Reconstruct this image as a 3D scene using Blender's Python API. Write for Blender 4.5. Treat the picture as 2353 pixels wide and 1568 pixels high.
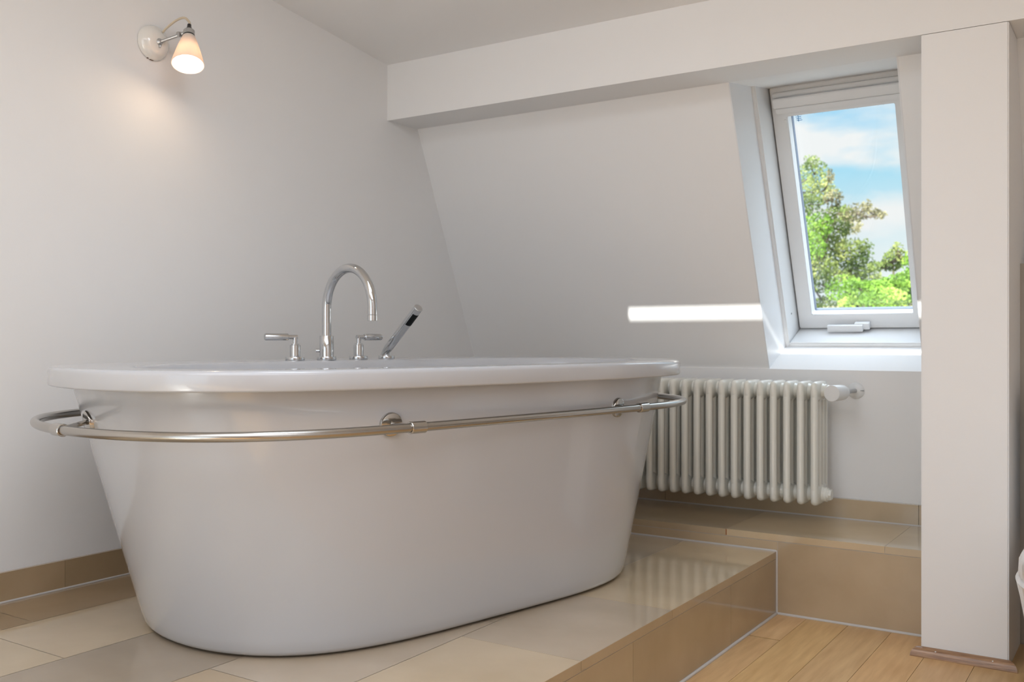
import bpy, bmesh, math, random
from mathutils import Vector, Matrix
for o in list(bpy.data.objects):
    bpy.data.objects.remove(o, do_unlink=True)
scene = bpy.context.scene
COL = scene.collection
PI = math.pi

# ------------------------------------------------------------------ camera
FPX, YAW, HV = 2242.0, math.radians(33.37), 779.2
cam_d = bpy.data.cameras.new('camera')
cam = bpy.data.objects.new('camera', cam_d); COL.objects.link(cam)
cam.location = (2.4504, 0.0, 0.67)
cam.rotation_euler = (PI / 2, 0, YAW)
cam_d.sensor_width = 36.0
cam_d.lens = 36.0 * FPX / 2353.0
cam_d.shift_y = -(784.0 - HV) / 2353.0
cam_d.clip_start = 0.02
cam_d.dof.use_dof = True
cam_d.dof.focus_distance = 2.25
cam_d.dof.aperture_fstop = 6.3
scene.camera = cam

# ------------------------------------------------------------------ colour management
vs = scene.view_settings
vs.view_transform = 'Standard'; vs.look = 'None'; vs.gamma = 1.0
vs.use_curve_mapping = False
vs.exposure = 0.0

# ------------------------------------------------------------------ sky
world = bpy.data.worlds.new('sky'); scene.world = world
world.use_nodes = True
nt = world.node_tree; nt.nodes.clear()
def N(tree, kind, **kw):
    n = tree.nodes.new(kind)
    for k, v in kw.items():
        if hasattr(n, k) and not k.startswith('i_'): setattr(n, k, v)
    return n
out = N(nt, 'ShaderNodeOutputWorld'); bg = N(nt, 'ShaderNodeBackground')
tc = N(nt, 'ShaderNodeTexCoord'); sep = N(nt, 'ShaderNodeSeparateXYZ')
nt.links.new(tc.outputs['Generated'], sep.inputs[0])
ramp = N(nt, 'ShaderNodeValToRGB')
e = ramp.color_ramp.elements
e[0].position = 0.0; e[0].color = (0.93, 0.985, 1.0, 1)
e[1].position = 1.0; e[1].color = (0.75, 0.92, 1.15, 1)
for p, c in ((0.085, (0.88, 0.97, 1.0, 1)), (0.125, (0.66, 0.90, 1.0, 1)), (0.165, (0.44, 0.81, 1.0, 1)), (0.21, (0.36, 0.74, 1.0, 1)), (0.30, (0.40, 0.72, 1.0, 1)), (0.45, (0.72, 0.88, 1.05, 1))):
    q = ramp.color_ramp.elements.new(p); q.color = c
nt.links.new(sep.outputs[2], ramp.inputs[0])
mp = N(nt, 'ShaderNodeMapping'); mp.inputs['Scale'].default_value = (3.0, 3.0, 9.0)
mp.inputs['Location'].default_value = (0.15, 0.4, 0.35)
nt.links.new(tc.outputs['Generated'], mp.inputs[0])
nz = N(nt, 'ShaderNodeTexNoise'); nz.inputs['Scale'].default_value = 2.2; nz.inputs['Detail'].default_value = 5
nt.links.new(mp.outputs[0], nz.inputs['Vector'])
cr = N(nt, 'ShaderNodeValToRGB')
cr.color_ramp.elements[0].position = 0.46; cr.color_ramp.elements[0].color = (0, 0, 0, 1)
cr.color_ramp.elements[1].position = 0.64; cr.color_ramp.elements[1].color = (1, 1, 1, 1)
band = N(nt, 'ShaderNodeValToRGB')          # a bank of thin cloud a little above the tree tops
for k, (p, g) in enumerate(((0.0, 0.0), (0.15, 0.0), (0.185, 0.16), (0.205, 0.10), (0.235, 0.0))):
    q = band.color_ramp.elements[k] if k < 2 else band.color_ramp.elements.new(p)
    q.position = p; q.color = (g, g, g, 1)
nt.links.new(sep.outputs[2], band.inputs[0])
ad = N(nt, 'ShaderNodeMath'); ad.operation = 'ADD'
nt.links.new(nz.outputs[0], ad.inputs[0]); nt.links.new(band.outputs[0], ad.inputs[1])
nt.links.new(ad.outputs[0], cr.inputs[0])
mx = N(nt, 'ShaderNodeMixRGB'); mx.inputs[2].default_value = (1.0, 1.0, 1.0, 1)
nt.links.new(cr.outputs[0], mx.inputs[0]); nt.links.new(ramp.outputs[0], mx.inputs[1])
st = N(nt, 'ShaderNodeMapRange')           # the sky gets brighter overhead
st.inputs['From Min'].default_value = 0.24; st.inputs['From Max'].default_value = 0.7
st.inputs['To Min'].default_value = 1.0; st.inputs['To Max'].default_value = 4.6
nt.links.new(sep.outputs[2], st.inputs['Value'])
nt.links.new(mx.outputs[0], bg.inputs[0]); nt.links.new(st.outputs[0], bg.inputs[1])
nt.links.new(bg.outputs[0], out.inputs[0])

# ------------------------------------------------------------------ sun, and added area lamps that fill the room
SUNDIR = Vector((-0.10, 1.0, -0.62)).normalized()
sd = bpy.data.lights.new('sun', 'SUN'); sd.energy = 13.0; sd.angle = math.radians(0.5); sd.color = (1.0, 0.97, 0.92)
so = bpy.data.objects.new('sun', sd); COL.objects.link(so)
so.rotation_euler = SUNDIR.to_track_quat('-Z', 'Y').to_euler(); so.location = (2, -6, 8)
def area(name, loc, tgt, sx, sy, power, color):
    d = bpy.data.lights.new(name, 'AREA'); d.shape = 'RECTANGLE'; d.size = sx; d.size_y = sy
    d.energy = power; d.color = color
    o = bpy.data.objects.new(name, d); COL.objects.link(o); o.location = loc
    o.rotation_euler = (Vector(tgt) - Vector(loc)).to_track_quat('-Z', 'Z').to_euler()
    return o
area('added_rear_fill', (1.55, -2.72, 1.05), (1.55, 0, 1.05), 2.1, 1.9, 15.0, (0.85, 0.965, 1.135))  # added area lamp in front of the rear doors, fills from behind
area('added_overhead_fill', (2.3, -0.15, 2.06), (2.3, -0.15 - 0.136, 1.06), 2.8, 2.4, 40.0, (0.85, 0.965, 1.135))  # added overhead fill lamp, hung below a closed ceiling
area('added_front_fill', (1.36, 1.37, 1.87), (1.30, 1.72, 1.0), 0.8, 0.24, 4.0, (0.90, 0.97, 1.06))  # added fill lamp beside the roof slot, lifts the back corner

# ------------------------------------------------------------------ helpers
def link(o, parent=None):
    COL.objects.link(o)
    if parent is not None: o.parent = parent
    return o
def mesh_obj(name, verts, faces, mat, parent=None, smooth=False, sharp=None):
    me = bpy.data.meshes.new(name); me.from_pydata([tuple(v) for v in verts], [], faces); me.update()
    bm = bmesh.new(); bm.from_mesh(me); bmesh.ops.recalc_face_normals(bm, faces=bm.faces); bm.to_mesh(me); bm.free()
    return fin(name, me, mat, parent, smooth, sharp)
def fin(name, me, mat, parent=None, smooth=False, sharp=None):
    if isinstance(mat, (list, tuple)):
        for m in mat: me.materials.append(m)
    else: me.materials.append(mat)
    if smooth:
        for p in me.polygons: p.use_smooth = True
        try: me.set_sharp_from_angle(angle=math.radians(sharp if sharp else 40))
        except Exception: pass
    return link(bpy.data.objects.new(name, me), parent)
def bm_obj(name, bm, mat, parent=None, smooth=False, sharp=None):
    bmesh.ops.recalc_face_normals(bm, faces=bm.faces)
    me = bpy.data.meshes.new(name); bm.to_mesh(me); bm.free()
    return fin(name, me, mat, parent, smooth, sharp)
def thing(name, label, cat, loc=(0, 0, 0), rotz=0.0, group=None):
    o = bpy.data.objects.new(name, None); o.empty_display_size = 0.05; COL.objects.link(o)
    o.location = loc; o.rotation_euler = (0, 0, rotz)
    o['label'] = label; o['category'] = cat
    if group: o['group'] = group
    return o
def struct(o, label, cat):
    o['kind'] = 'structure'; o['label'] = label; o['category'] = cat; return o
def add_box(bm, a, b, M=None):
    (x0, y0, z0), (x1, y1, z1) = a, b
    co = [(x0, y0, z0), (x1, y0, z0), (x1, y1, z0), (x0, y1, z0), (x0, y0, z1), (x1, y0, z1), (x1, y1, z1), (x0, y1, z1)]
    vsx = [bm.verts.new((M @ Vector(c)) if M else c) for c in co]
    fs = []
    for f in ((0, 3, 2, 1), (4, 5, 6, 7), (0, 1, 5, 4), (1, 2, 6, 5), (2, 3, 7, 6), (3, 0, 4, 7)):
        fs.append(bm.faces.new([vsx[i] for i in f]))
    return vsx, fs
def box_obj(name, a, b, mat, parent=None, bevel=0.0, M=None, seg=2):
    bm = bmesh.new(); add_box(bm, a, b, M)
    if bevel: bmesh.ops.bevel(bm, geom=bm.edges[:], offset=bevel, segments=seg, profile=0.5, affect='EDGES')
    return bm_obj(name, bm, mat, parent, smooth=bevel > 0, sharp=35)
def prism_yz(bm, poly, x0, x1):
    a = [bm.verts.new((x0, y, z)) for y, z in poly]; b = [bm.verts.new((x1, y, z)) for y, z in poly]
    n = len(poly)
    bm.faces.new(a); bm.faces.new(b[::-1])
    for i in range(n): bm.faces.new([a[i], b[i], b[(i + 1) % n], a[(i + 1) % n]])
def frame_of(axis):
    axis = Vector(axis).normalized()
    t = Vector((0, 0, 1)) if abs(axis.z) < 0.9 else Vector((0, 1, 0))
    u = axis.cross(t).normalized(); v = axis.cross(u).normalized(); return u, v, axis
def add_lathe(bm, org, axis, prof, seg=32, cap=True):
    """prof: list of (distance along axis, radius)"""
    u, v, w = frame_of(axis); org = Vector(org); rings = []
    for t, r in prof:
        c = org + w * t
        rings.append([bm.verts.new(c + (u * math.cos(2 * PI * k / seg) + v * math.sin(2 * PI * k / seg)) * max(r, 1e-5)) for k in range(seg)])
    for a, b in zip(rings, rings[1:]):
        for k in range(seg): bm.faces.new([a[k], a[(k + 1) % seg], b[(k + 1) % seg], b[k]])
    if cap:
        bm.faces.new(rings[0][::-1]); bm.faces.new(rings[-1])
def lathe(name, org, axis, prof, mat, parent=None, seg=32, sharp=35, cap=True):
    bm = bmesh.new(); add_lathe(bm, org, axis, prof, seg, cap)
    return bm_obj(name, bm, mat, parent, True, sharp)
def add_tube(bm, pts, r, seg=16, closed=False, radii=None, flat=1.0):
    pts = [Vector(p) for p in pts]; n = len(pts)
    tans = []
    for i in range(n):
        if closed: t = pts[(i + 1) % n] - pts[i - 1]
        else: t = pts[min(i + 1, n - 1)] - pts[max(i - 1, 0)]
        tans.append(t.normalized())
    u, v, _ = frame_of(tans[0]); rings = []
    for i in range(n):
        t = tans[i]; u = (u - t * u.dot(t)).normalized(); v = t.cross(u)
        rr = radii[i] if radii else r
        rings.append([bm.verts.new(pts[i] + u * math.cos(2 * PI * k / seg) * rr + v * math.sin(2 * PI * k / seg) * rr * flat) for k in range(seg)])
    pr = list(zip(rings, rings[1:])) + ([(rings[-1], rings[0])] if closed else [])
    for q, (a, b) in enumerate(pr):
        sh = 0
        if closed and q == len(pr) - 1:
            sh = min(range(seg), key=lambda s: (a[0].co - b[s].co).length)
        for k in range(seg): bm.faces.new([a[k], a[(k + 1) % seg], b[(k + 1 + sh) % seg], b[(k + sh) % seg]])
    if not closed:
        bm.faces.new(rings[0][::-1]); bm.faces.new(rings[-1])
def tube(name, pts, r, mat, parent=None, seg=16, closed=False, radii=None, sharp=50):
    bm = bmesh.new(); add_tube(bm, pts, r, seg, closed, radii)
    return bm_obj(name, bm, mat, parent, True, sharp)
def loft(bm, rings, cap0=True, cap1=True):
    vr = [[bm.verts.new(p) for p in r] for r in rings]; n = len(rings[0])
    for a, b in zip(vr, vr[1:]):
        for k in range(n): bm.faces.new([a[k], a[(k + 1) % n], b[(k + 1) % n], b[k]])
    if cap0: bm.faces.new(vr[0][::-1])
    if cap1: bm.faces.new(vr[-1])
def spline(P, n=8):
    P = [Vector(p) for p in P]; out_ = []
    Q = [P[0] * 2 - P[1]] + P + [P[-1] * 2 - P[-2]]
    for i in range(1, len(Q) - 2):
        for k in range(n):
            t = k / n; a, b, c, d = Q[i - 1], Q[i], Q[i + 1], Q[i + 2]
            out_.append(0.5 * ((2 * b) + (c - a) * t + (2 * a - 5 * b + 4 * c - d) * t * t + (3 * b - 3 * c + d - a) * t ** 3))
    out_.append(P[-1]); return out_

# ------------------------------------------------------------------ materials
def pmat(name, base, rough=0.5, metal=0.0, coat=0.0, coat_rough=0.03, spec=0.5, ior=1.5):
    m = bpy.data.materials.new(name); m.use_nodes = True
    b = m.node_tree.nodes['Principled BSDF']
    b.inputs['Base Color'].default_value = (*base, 1); b.inputs['Roughness'].default_value = rough
    b.inputs['Metallic'].default_value = metal; b.inputs['IOR'].default_value = ior
    b.inputs['Coat Weight'].default_value = coat; b.inputs['Coat Roughness'].default_value = coat_rough
    b.inputs['Specular IOR Level'].default_value = spec
    return m, m.node_tree, b
def noise_bump(t, b, scale, strength, dist=0.002, detail=4, stretch=None):
    tcn = N(t, 'ShaderNodeTexCoord'); n = N(t, 'ShaderNodeTexNoise'); n.inputs['Scale'].default_value = scale; n.inputs['Detail'].default_value = detail
    if stretch:
        m_ = N(t, 'ShaderNodeMapping'); m_.inputs['Scale'].default_value = stretch
        t.links.new(tcn.outputs['Object'], m_.inputs[0]); t.links.new(m_.outputs[0], n.inputs['Vector'])
    else: t.links.new(tcn.outputs['Object'], n.inputs['Vector'])
    bp = N(t, 'ShaderNodeBump'); bp.inputs['Strength'].default_value = strength; bp.inputs['Distance'].default_value = dist
    t.links.new(n.outputs[0], bp.inputs['Height']); t.links.new(bp.outputs[0], b.inputs['Normal'])
    return n
def noise_col(t, b, c0, c1, scale, lo=0.3, hi=0.7, stretch=None, detail=4, attr=None):
    tcn = N(t, 'ShaderNodeTexCoord'); n = N(t, 'ShaderNodeTexNoise'); n.inputs['Scale'].default_value = scale; n.inputs['Detail'].default_value = detail
    src = tcn.outputs['Object']
    if stretch:
        m_ = N(t, 'ShaderNodeMapping'); m_.inputs['Scale'].default_value = stretch
        t.links.new(src, m_.inputs[0]); src = m_.outputs[0]
    t.links.new(src, n.inputs['Vector'])
    r = N(t, 'ShaderNodeValToRGB'); r.color_ramp.elements[0].position = lo; r.color_ramp.elements[1].position = hi
    r.color_ramp.elements[0].color = (*c0, 1); r.color_ramp.elements[1].color = (*c1, 1)
    t.links.new(n.outputs[0], r.inputs[0]); res = r.outputs[0]
    if attr:
        a = N(t, 'ShaderNodeVertexColor'); a.layer_name = attr
        mm = N(t, 'ShaderNodeMixRGB'); mm.blend_type = 'MULTIPLY'; mm.inputs[0].default_value = 1.0
        t.links.new(res, mm.inputs[1]); t.links.new(a.outputs[0], mm.inputs[2]); res = mm.outputs[0]
    t.links.new(res, b.inputs['Base Color']); return res

M_wall, t, b = pmat('wall_paint', (0.875, 0.863, 0.852), 0.75, spec=0.25)
noise_bump(t, b, 140, 0.10, 0.0015, 5)
M_ceil, t, b = pmat('ceiling_paint', (0.88, 0.868, 0.857), 0.8, spec=0.2)
M_rev, t, b = pmat('window_lining_paint', (0.82, 0.82, 0.83), 0.35)
M_sash, t, b = pmat('window_lacquer', (0.82, 0.82, 0.82), 0.28)
M_acr, t, b = pmat('acrylic', (0.53, 0.535, 0.555), 0.25, coat=0.7, coat_rough=0.04)
M_chrome, t, b = pmat('chrome', (0.58, 0.59, 0.60), 0.04, metal=1.0)
M_steel, t, b = pmat('brushed_steel', (0.46, 0.44, 0.41), 0.22, metal=1.0)
noise_bump(t, b, 300, 0.04, 0.0004, 2)
M_steel2, t, b = pmat('polished_steel', (0.52, 0.50, 0.47), 0.12, metal=1.0)
M_tile, t, b = pmat('limestone', (0.4, 0.3, 0.2), 0.30, coat=1.0, coat_rough=0.06)
noise_col(t, b, (0.51, 0.390, 0.250), (0.61, 0.480, 0.325), 5.5, 0.3, 0.72, attr='tint', detail=8)
M_grout, t, b = pmat('pale_sealant', (0.62, 0.59, 0.56), 0.45)
M_groutd, t, b = pmat('grout', (0.60, 0.54, 0.46), 0.8)
M_wood, t, b = pmat('oak', (0.55, 0.34, 0.17), 0.38, coat=0.15, coat_rough=0.25)
wn = noise_col(t, b, (0.60, 0.345, 0.145), (0.80, 0.52, 0.255), 6.0, 0.25, 0.75, stretch=(9, 0.9, 1), attr='tint', detail=8)
M_gap, t, b = pmat('plank_gap', (0.10, 0.055, 0.02), 0.9)
M_mould, t, b = pmat('stained_wood', (0.36, 0.19, 0.09), 0.35, coat=0.3, coat_rough=0.2)
noise_col(t, b, (0.22, 0.11, 0.055), (0.47, 0.27, 0.14), 9, 0.3, 0.7, stretch=(2, 22, 22), detail=6)
M_rad, t, b = pmat('radiator_enamel', (0.80, 0.785, 0.715), 0.25, coat=0.4, coat_rough=0.08)
M_valve, t, b = pmat('valve_plastic', (0.80, 0.80, 0.79), 0.30)
M_cer, t, b = pmat('ceramic', (0.80, 0.775, 0.73), 0.08, coat=0.6)
M_toil, t, b = pmat('sanitary_ceramic', (0.80, 0.80, 0.79), 0.08, coat=0.6)
M_alu, t, b = pmat('satin_aluminium', (0.50, 0.50, 0.50), 0.35, metal=0.9)
M_black, t, b = pmat('black_plastic', (0.012, 0.012, 0.014), 0.35)
M_rub, t, b = pmat('black_rubber', (0.006, 0.009, 0.010), 0.5)
wv = N(t, 'ShaderNodeTexWave'); wv.inputs['Scale'].default_value = 90
M_cord, t, b = pmat('braided_cord', (0.62, 0.53, 0.40), 0.7)
noise_bump(t, b, 900, 0.8, 0.001, 1)
M_chip, t, b = pmat('chip', (0.10, 0.04, 0.02), 0.8)
M_orange, t, b = pmat('rust_stain', (0.34, 0.10, 0.02), 0.6)
M_dark, t, b = pmat('dark_gap', (0.06, 0.065, 0.06), 0.7)
M_spacer, t, b = pmat('glazing_spacer', (0.20, 0.24, 0.33), 0.35)
M_niche, t, b = pmat('niche_tile', (0.40, 0.35, 0.29), 0.3)
M_bark, t, b = pmat('bark', (0.10, 0.075, 0.055), 0.9)
M_bounce_ground, t, b = pmat('gravel', (0.08, 0.14, 0.03), 0.9); noise_col(t, b, (0.30, 0.30, 0.27), (0.40, 0.39, 0.36), 1.5)  # unseen ground, pale tone chosen to bounce light onto lintel and reveal
M_blue, t, b = pmat('etched_mark', (0.05, 0.28, 0.62), 0.5)
M_drop, t, b = pmat('dried_drop', (0.42, 0.62, 0.74), 0.4)
# porcelain shade: diffuse + translucent
M_shade = bpy.data.materials.new('bone_china'); M_shade.use_nodes = True
t = M_shade.node_tree; t.nodes.clear()
o_ = N(t, 'ShaderNodeOutputMaterial'); ms = N(t, 'ShaderNodeMixShader'); ms.inputs[0].default_value = 0.30
d_ = N(t, 'ShaderNodeBsdfPrincipled'); d_.inputs['Base Color'].default_value = (0.80, 0.77, 0.74, 1); d_.inputs['Roughness'].default_value = 0.3
tr = N(t, 'ShaderNodeBsdfTranslucent'); tr.inputs[0].default_value = (0.80, 0.64, 0.52, 1)
t.links.new(d_.outputs[0], ms.inputs[1]); t.links.new(tr.outputs[0], ms.inputs[2]); t.links.new(ms.outputs[0], o_.inputs[0])
M_bulb = bpy.data.materials.new('bulb_glow'); M_bulb.use_nodes = True
t = M_bulb.node_tree; t.nodes.clear(); o_ = N(t, 'ShaderNodeOutputMaterial'); em = N(t, 'ShaderNodeEmission')
em.inputs[0].default_value = (1.0, 0.83, 0.60, 1); em.inputs[1].default_value = 22.0; t.links.new(em.outputs[0], o_.inputs[0])
# clear pane: transparent with a faint mirror
M_glass = bpy.data.materials.new('clear_glass'); M_glass.use_nodes = True
t = M_glass.node_tree; t.nodes.clear(); o_ = N(t, 'ShaderNodeOutputMaterial'); ms = N(t, 'ShaderNodeMixShader')
tp = N(t, 'ShaderNodeBsdfTransparent'); tp.inputs[0].default_value = (0.97, 0.99, 0.99, 1)
gl = N(t, 'ShaderNodeBsdfGlossy'); gl.inputs[1].default_value = 0.0
ms.inputs[0].default_value = 0.05
t.links.new(tp.outputs[0], ms.inputs[1]); t.links.new(gl.outputs[0], ms.inputs[2]); t.links.new(ms.outputs[0], o_.inputs[0])
def leafmat(name, c0, c1, c2):
    m = bpy.data.materials.new(name); m.use_nodes = True; t = m.node_tree; t.nodes.clear()
    o_ = N(t, 'ShaderNodeOutputMaterial'); ms = N(t, 'ShaderNodeMixShader'); ms.inputs[0].default_value = 0.35
    d = N(t, 'ShaderNodeBsdfDiffuse'); tl = N(t, 'ShaderNodeBsdfTranslucent')
    tcn = N(t, 'ShaderNodeTexCoord'); n = N(t, 'ShaderNodeTexNoise'); n.inputs['Scale'].default_value = 2.4; n.inputs['Detail'].default_value = 6
    r = N(t, 'ShaderNodeValToRGB'); r.color_ramp.elements[0].position = 0.34; r.color_ramp.elements[1].position = 0.64
    r.color_ramp.elements[0].color = (*c0, 1); r.color_ramp.elements[1].color = (*c2, 1)
    q = r.color_ramp.elements.new(0.5); q.color = (*c1, 1)
    t.links.new(tcn.outputs['Object'], n.inputs['Vector']); t.links.new(n.outputs[0], r.inputs[0])
    t.links.new(r.outputs[0], d.inputs[0]); t.links.new(r.outputs[0], tl.inputs[0])
    t.links.new(d.outputs[0], ms.inputs[1]); t.links.new(tl.outputs[0], ms.inputs[2]); t.links.new(ms.outputs[0], o_.inputs[0])
    return m
M_leafA = leafmat('leaves_olive', (0.09, 0.14, 0.05), (0.20, 0.25, 0.08), (0.40, 0.42, 0.16))
M_leafB = leafmat('leaves_bright', (0.10, 0.18, 0.04), (0.22, 0.38, 0.06), (0.42, 0.55, 0.12))
M_leafC = leafmat('leaves_brown', (0.11, 0.11, 0.07), (0.25, 0.23, 0.13), (0.46, 0.42, 0.24))

# ------------------------------------------------------------------ room shell
ZF = -0.197          # wooden floor; z=0 is the top of the tiled platform
YB = 3.432           # knee wall under the slope
ZC, ZS = 0.577, 1.505  # crease of the slope, soffit of the beam
YS = 3.038           # slope meets the soffit
YR, XR = -2.9, 3.9   # wall behind the camera, wall on the right
s_dir = Vector((0, -(YB - YS), ZS - ZC)).normalized()
n_dir = Vector((0, s_dir.z, -s_dir.y))
def SP(x, s, p):
    return Vector((x, YB, ZC)) + s_dir * s + n_dir * p
MS = Matrix(((1, 0, 0, 0), (0, s_dir.y, n_dir.y, YB), (0, s_dir.z, n_dir.z, ZC), (0, 0, 0, 1)))   # (x, s, p) -> world
def zc_at(y): return 1.717 + 0.136 * (2.854 - y)

# left wall
bm = bmesh.new()
prism_yz(bm, [(YR - .2, ZF - .1), (3.9, ZF - .1), (3.9, ZS + .1), (2.9, 1.95), (YR - .2, 2.75)], -0.15, 0.0)
struct(bm_obj('wall_left', bm, M_wall), 'pale plastered wall on the left with the sconce', 'wall')
# right wall
bm = bmesh.new()
prism_yz(bm, [(YR - .2, ZF - .1), (3.9, ZF - .1), (3.9, ZS + .1), (2.9, 1.95), (YR - .2, 2.75)], XR, XR + .15)
struct(bm_obj('wall_right', bm, M_wall), 'pale wall on the right, outside the photo', 'wall')
# rear wall with an added wide garden door opening
bm = bmesh.new()
DX0, DX1, DZ = 0.45, 2.65, 2.02
add_box(bm, (0, YR - .15, ZF - .1), (DX0, YR, 2.75)); add_box(bm, (DX1, YR - .15, ZF - .1), (XR, YR, 2.75)); add_box(bm, (DX0, YR - .15, DZ), (DX1, YR, 2.75))
struct(bm_obj('wall_rear', bm, M_wall), 'pale wall behind the camera around the added garden doors', 'wall')
gd = bpy.data.objects.new('added_garden_doors', None); COL.objects.link(gd); gd.location = (DX0, YR - .1, ZF)  # doors added as a housing for the rear fill lamp
struct(gd, 'added white glazed double doors behind the camera, unseen, at the rear fill lamp', 'door')
bm = bmesh.new(); W = DX1 - DX0; H = DZ - ZF
for x0, x1 in ((0, W / 2 - .003), (W / 2 + .003, W)):
    add_box(bm, (x0, 0, 0), (x0 + .09, .05, H)); add_box(bm, (x1 - .09, 0, 0), (x1, .05, H))
    add_box(bm, (x0 + .09, 0, 0), (x1 - .09, .05, .14)); add_box(bm, (x0 + .09, 0, H - .09), (x1 - .09, .05, H))
bm_obj('door_frame', bm, M_sash, gd)
bm = bmesh.new(); add_box(bm, (.09, .022, .14), (W / 2 - .09, .028, H - .09)); add_box(bm, (W / 2 + .09, .022, .14), (W - .09, .028, H - .09))
bm_obj('door_glass', bm, M_glass, gd)
d2 = bpy.data.objects.new('added_dark_door', None); COL.objects.link(d2); d2.location = (XR, -1.75, ZF)  # unseen door added so the chrome has something dark to reflect
struct(d2, 'added dark wooden door in the right wall, unseen, for darker chrome reflections', 'door')
box_obj('door_leaf', (-.035, 0, 0), (-.001, .92, 2.02), M_mould, d2, .003)
box_obj('door_casing', (-.02, -.08, 0), (-.0005, -.002, 2.1), M_mould, d2)
lathe('door_knob', (-.035, .84, .98), (-1, 0, 0), [(0, .012), (.03, .010), (.04, .024), (.06, .024), (.066, .015)], M_steel, d2)
# knee wall
bm = bmesh.new()
o1 = n_dir * 0.42
prism_yz(bm, [(YB, ZF - .1), (YB, ZC - .016 * s_dir.z + .0), (YB + .016 * .39 + o1.y, ZC - .016 * s_dir.z + o1.z), (4.0, ZF - .1)], 0, XR)
struct(bm_obj('wall_back', bm, M_wall), 'low pale knee wall behind the radiator', 'wall')
# sloped wall, in pieces around the skylight opening
WX0, WX1 = 1.295, 1.812
bm = bmesh.new()
def slope_poly(s0):
    a = Vector((0, YB, ZC)) + s_dir * s0
    return [(a.y, a.z), (YS, ZS), (YS + .44, ZS), (a.y + n_dir.y * .36, a.z + n_dir.z * .36)]
prism_yz(bm, slope_poly(-0.0165), 0, WX0 - .004); prism_yz(bm, slope_poly(-0.0165), WX1 + .004, XR)
struct(bm_obj('wall_slope', bm, M_wall), 'steeply sloped attic wall between the knee wall and the beam', 'wall')
# beam and lintel
bm = bmesh.new(); prism_yz(bm, [(2.854, ZS), (YS, ZS), (3.385, 1.556), (3.17, 2.0), (2.854, 2.0)], 0, XR)
struct(bm_obj('ceiling_beam', bm, M_wall), 'boxed plastered beam running along the top of the sloped wall', 'beam')
# pillar (stub wall between bath and toilet niche)
PX0, PX1 = 1.915, 2.131
bm = bmesh.new(); prism_yz(bm, [(2.8545, ZF), (YB + .01, ZF), (YB + .01, ZC), (YS + .01, ZS - .0015), (2.8545, ZS - .0015)], PX0, PX1)
bmesh.ops.bevel(bm, geom=[e_ for e_ in bm.edges if abs(e_.verts[0].co.y - 2.8545) < 1e-4 and abs(e_.verts[1].co.y - 2.8545) < 1e-4 and abs(e_.verts[0].co.x - e_.verts[1].co.x) < 1e-4], offset=.003, segments=2, affect='EDGES')
struct(bm_obj('pillar', bm, M_wall), 'square plastered pillar at the right beside the skylight', 'pillar')
# quarter-round wood moulding at the pillar foot
bm = bmesh.new()
prof = [(0, 0), (0, .024)] + [(-.022 * math.sin(a), .024 * math.cos(a) * .95 + .001) for a in [i * PI / 12 for i in range(1, 7)]] + [(-.024, 0)]
ra = [Vector((PX0 - .003 - abs(dy) * .8 - 0.004, 2.8535 + dy, ZF + dz)) for dy, dz in prof]
rb = [Vector((PX1 + .003 + abs(dy) * .9, 2.8535 + dy, ZF + dz)) for dy, dz in prof]
loft(bm, [ra, rb])
tm = struct(bm_obj('trim_1', bm, M_mould, None, True, 40), 'brown wooden quarter round moulding at the foot of the pillar', 'moulding')
for x in (1.955, 2.095):
    lathe('nail_head', (x, 2.836, ZF + .0195), (0, -.6, .8), [(0, .002), (.0008, .0015)], M_valve, tm, 10)
# ceiling, thin board with the narrow roof window cut into it
SX0, SX1, SY0, SY1 = 0.96, 2.045, 1.405, 1.555
bm = bmesh.new()
def slab(x0, x1, y0, y1, th=.02):
    prism_yz(bm, [(y0, zc_at(y0)), (y1, zc_at(y1)), (y1, zc_at(y1) + th), (y0, zc_at(y0) + th)], x0, x1)
slab(0, XR, YR, SY0); slab(0, XR, SY1, 2.856); slab(0, SX0, SY0, SY1); slab(SX1, XR, SY0, SY1)
struct(bm_obj('ceiling', bm, M_ceil), 'pale ceiling sloping gently down to the beam', 'ceiling')
w2 = bpy.data.objects.new('window_2', None); COL.objects.link(w2); w2.location = (SX0, SY0, zc_at(SY0) + .022)
struct(w2, 'narrow roof window above the camera that lets the sun strip in', 'window')
bm = bmesh.new(); sl = math.atan(-0.136); L2 = (SY1 - SY0) / math.cos(sl); Wd = SX1 - SX0
R2 = Matrix.Rotation(sl, 4, 'X')
add_box(bm, (-.05, -.05, 0), (0, L2 + .05, .02), R2); add_box(bm, (Wd, -.05, 0), (Wd + .05, L2 + .05, .02), R2)
add_box(bm, (0, -.05, 0), (Wd, 0, .02), R2); add_box(bm, (0, L2, 0), (Wd, L2 + .05, .02), R2)
bm_obj('frame', bm, M_sash, w2)
bm = bmesh.new(); add_box(bm, (0.0, 0.0, .006), (Wd, L2, .010), R2); bm_obj('pane', bm, M_glass, w2)

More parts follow.
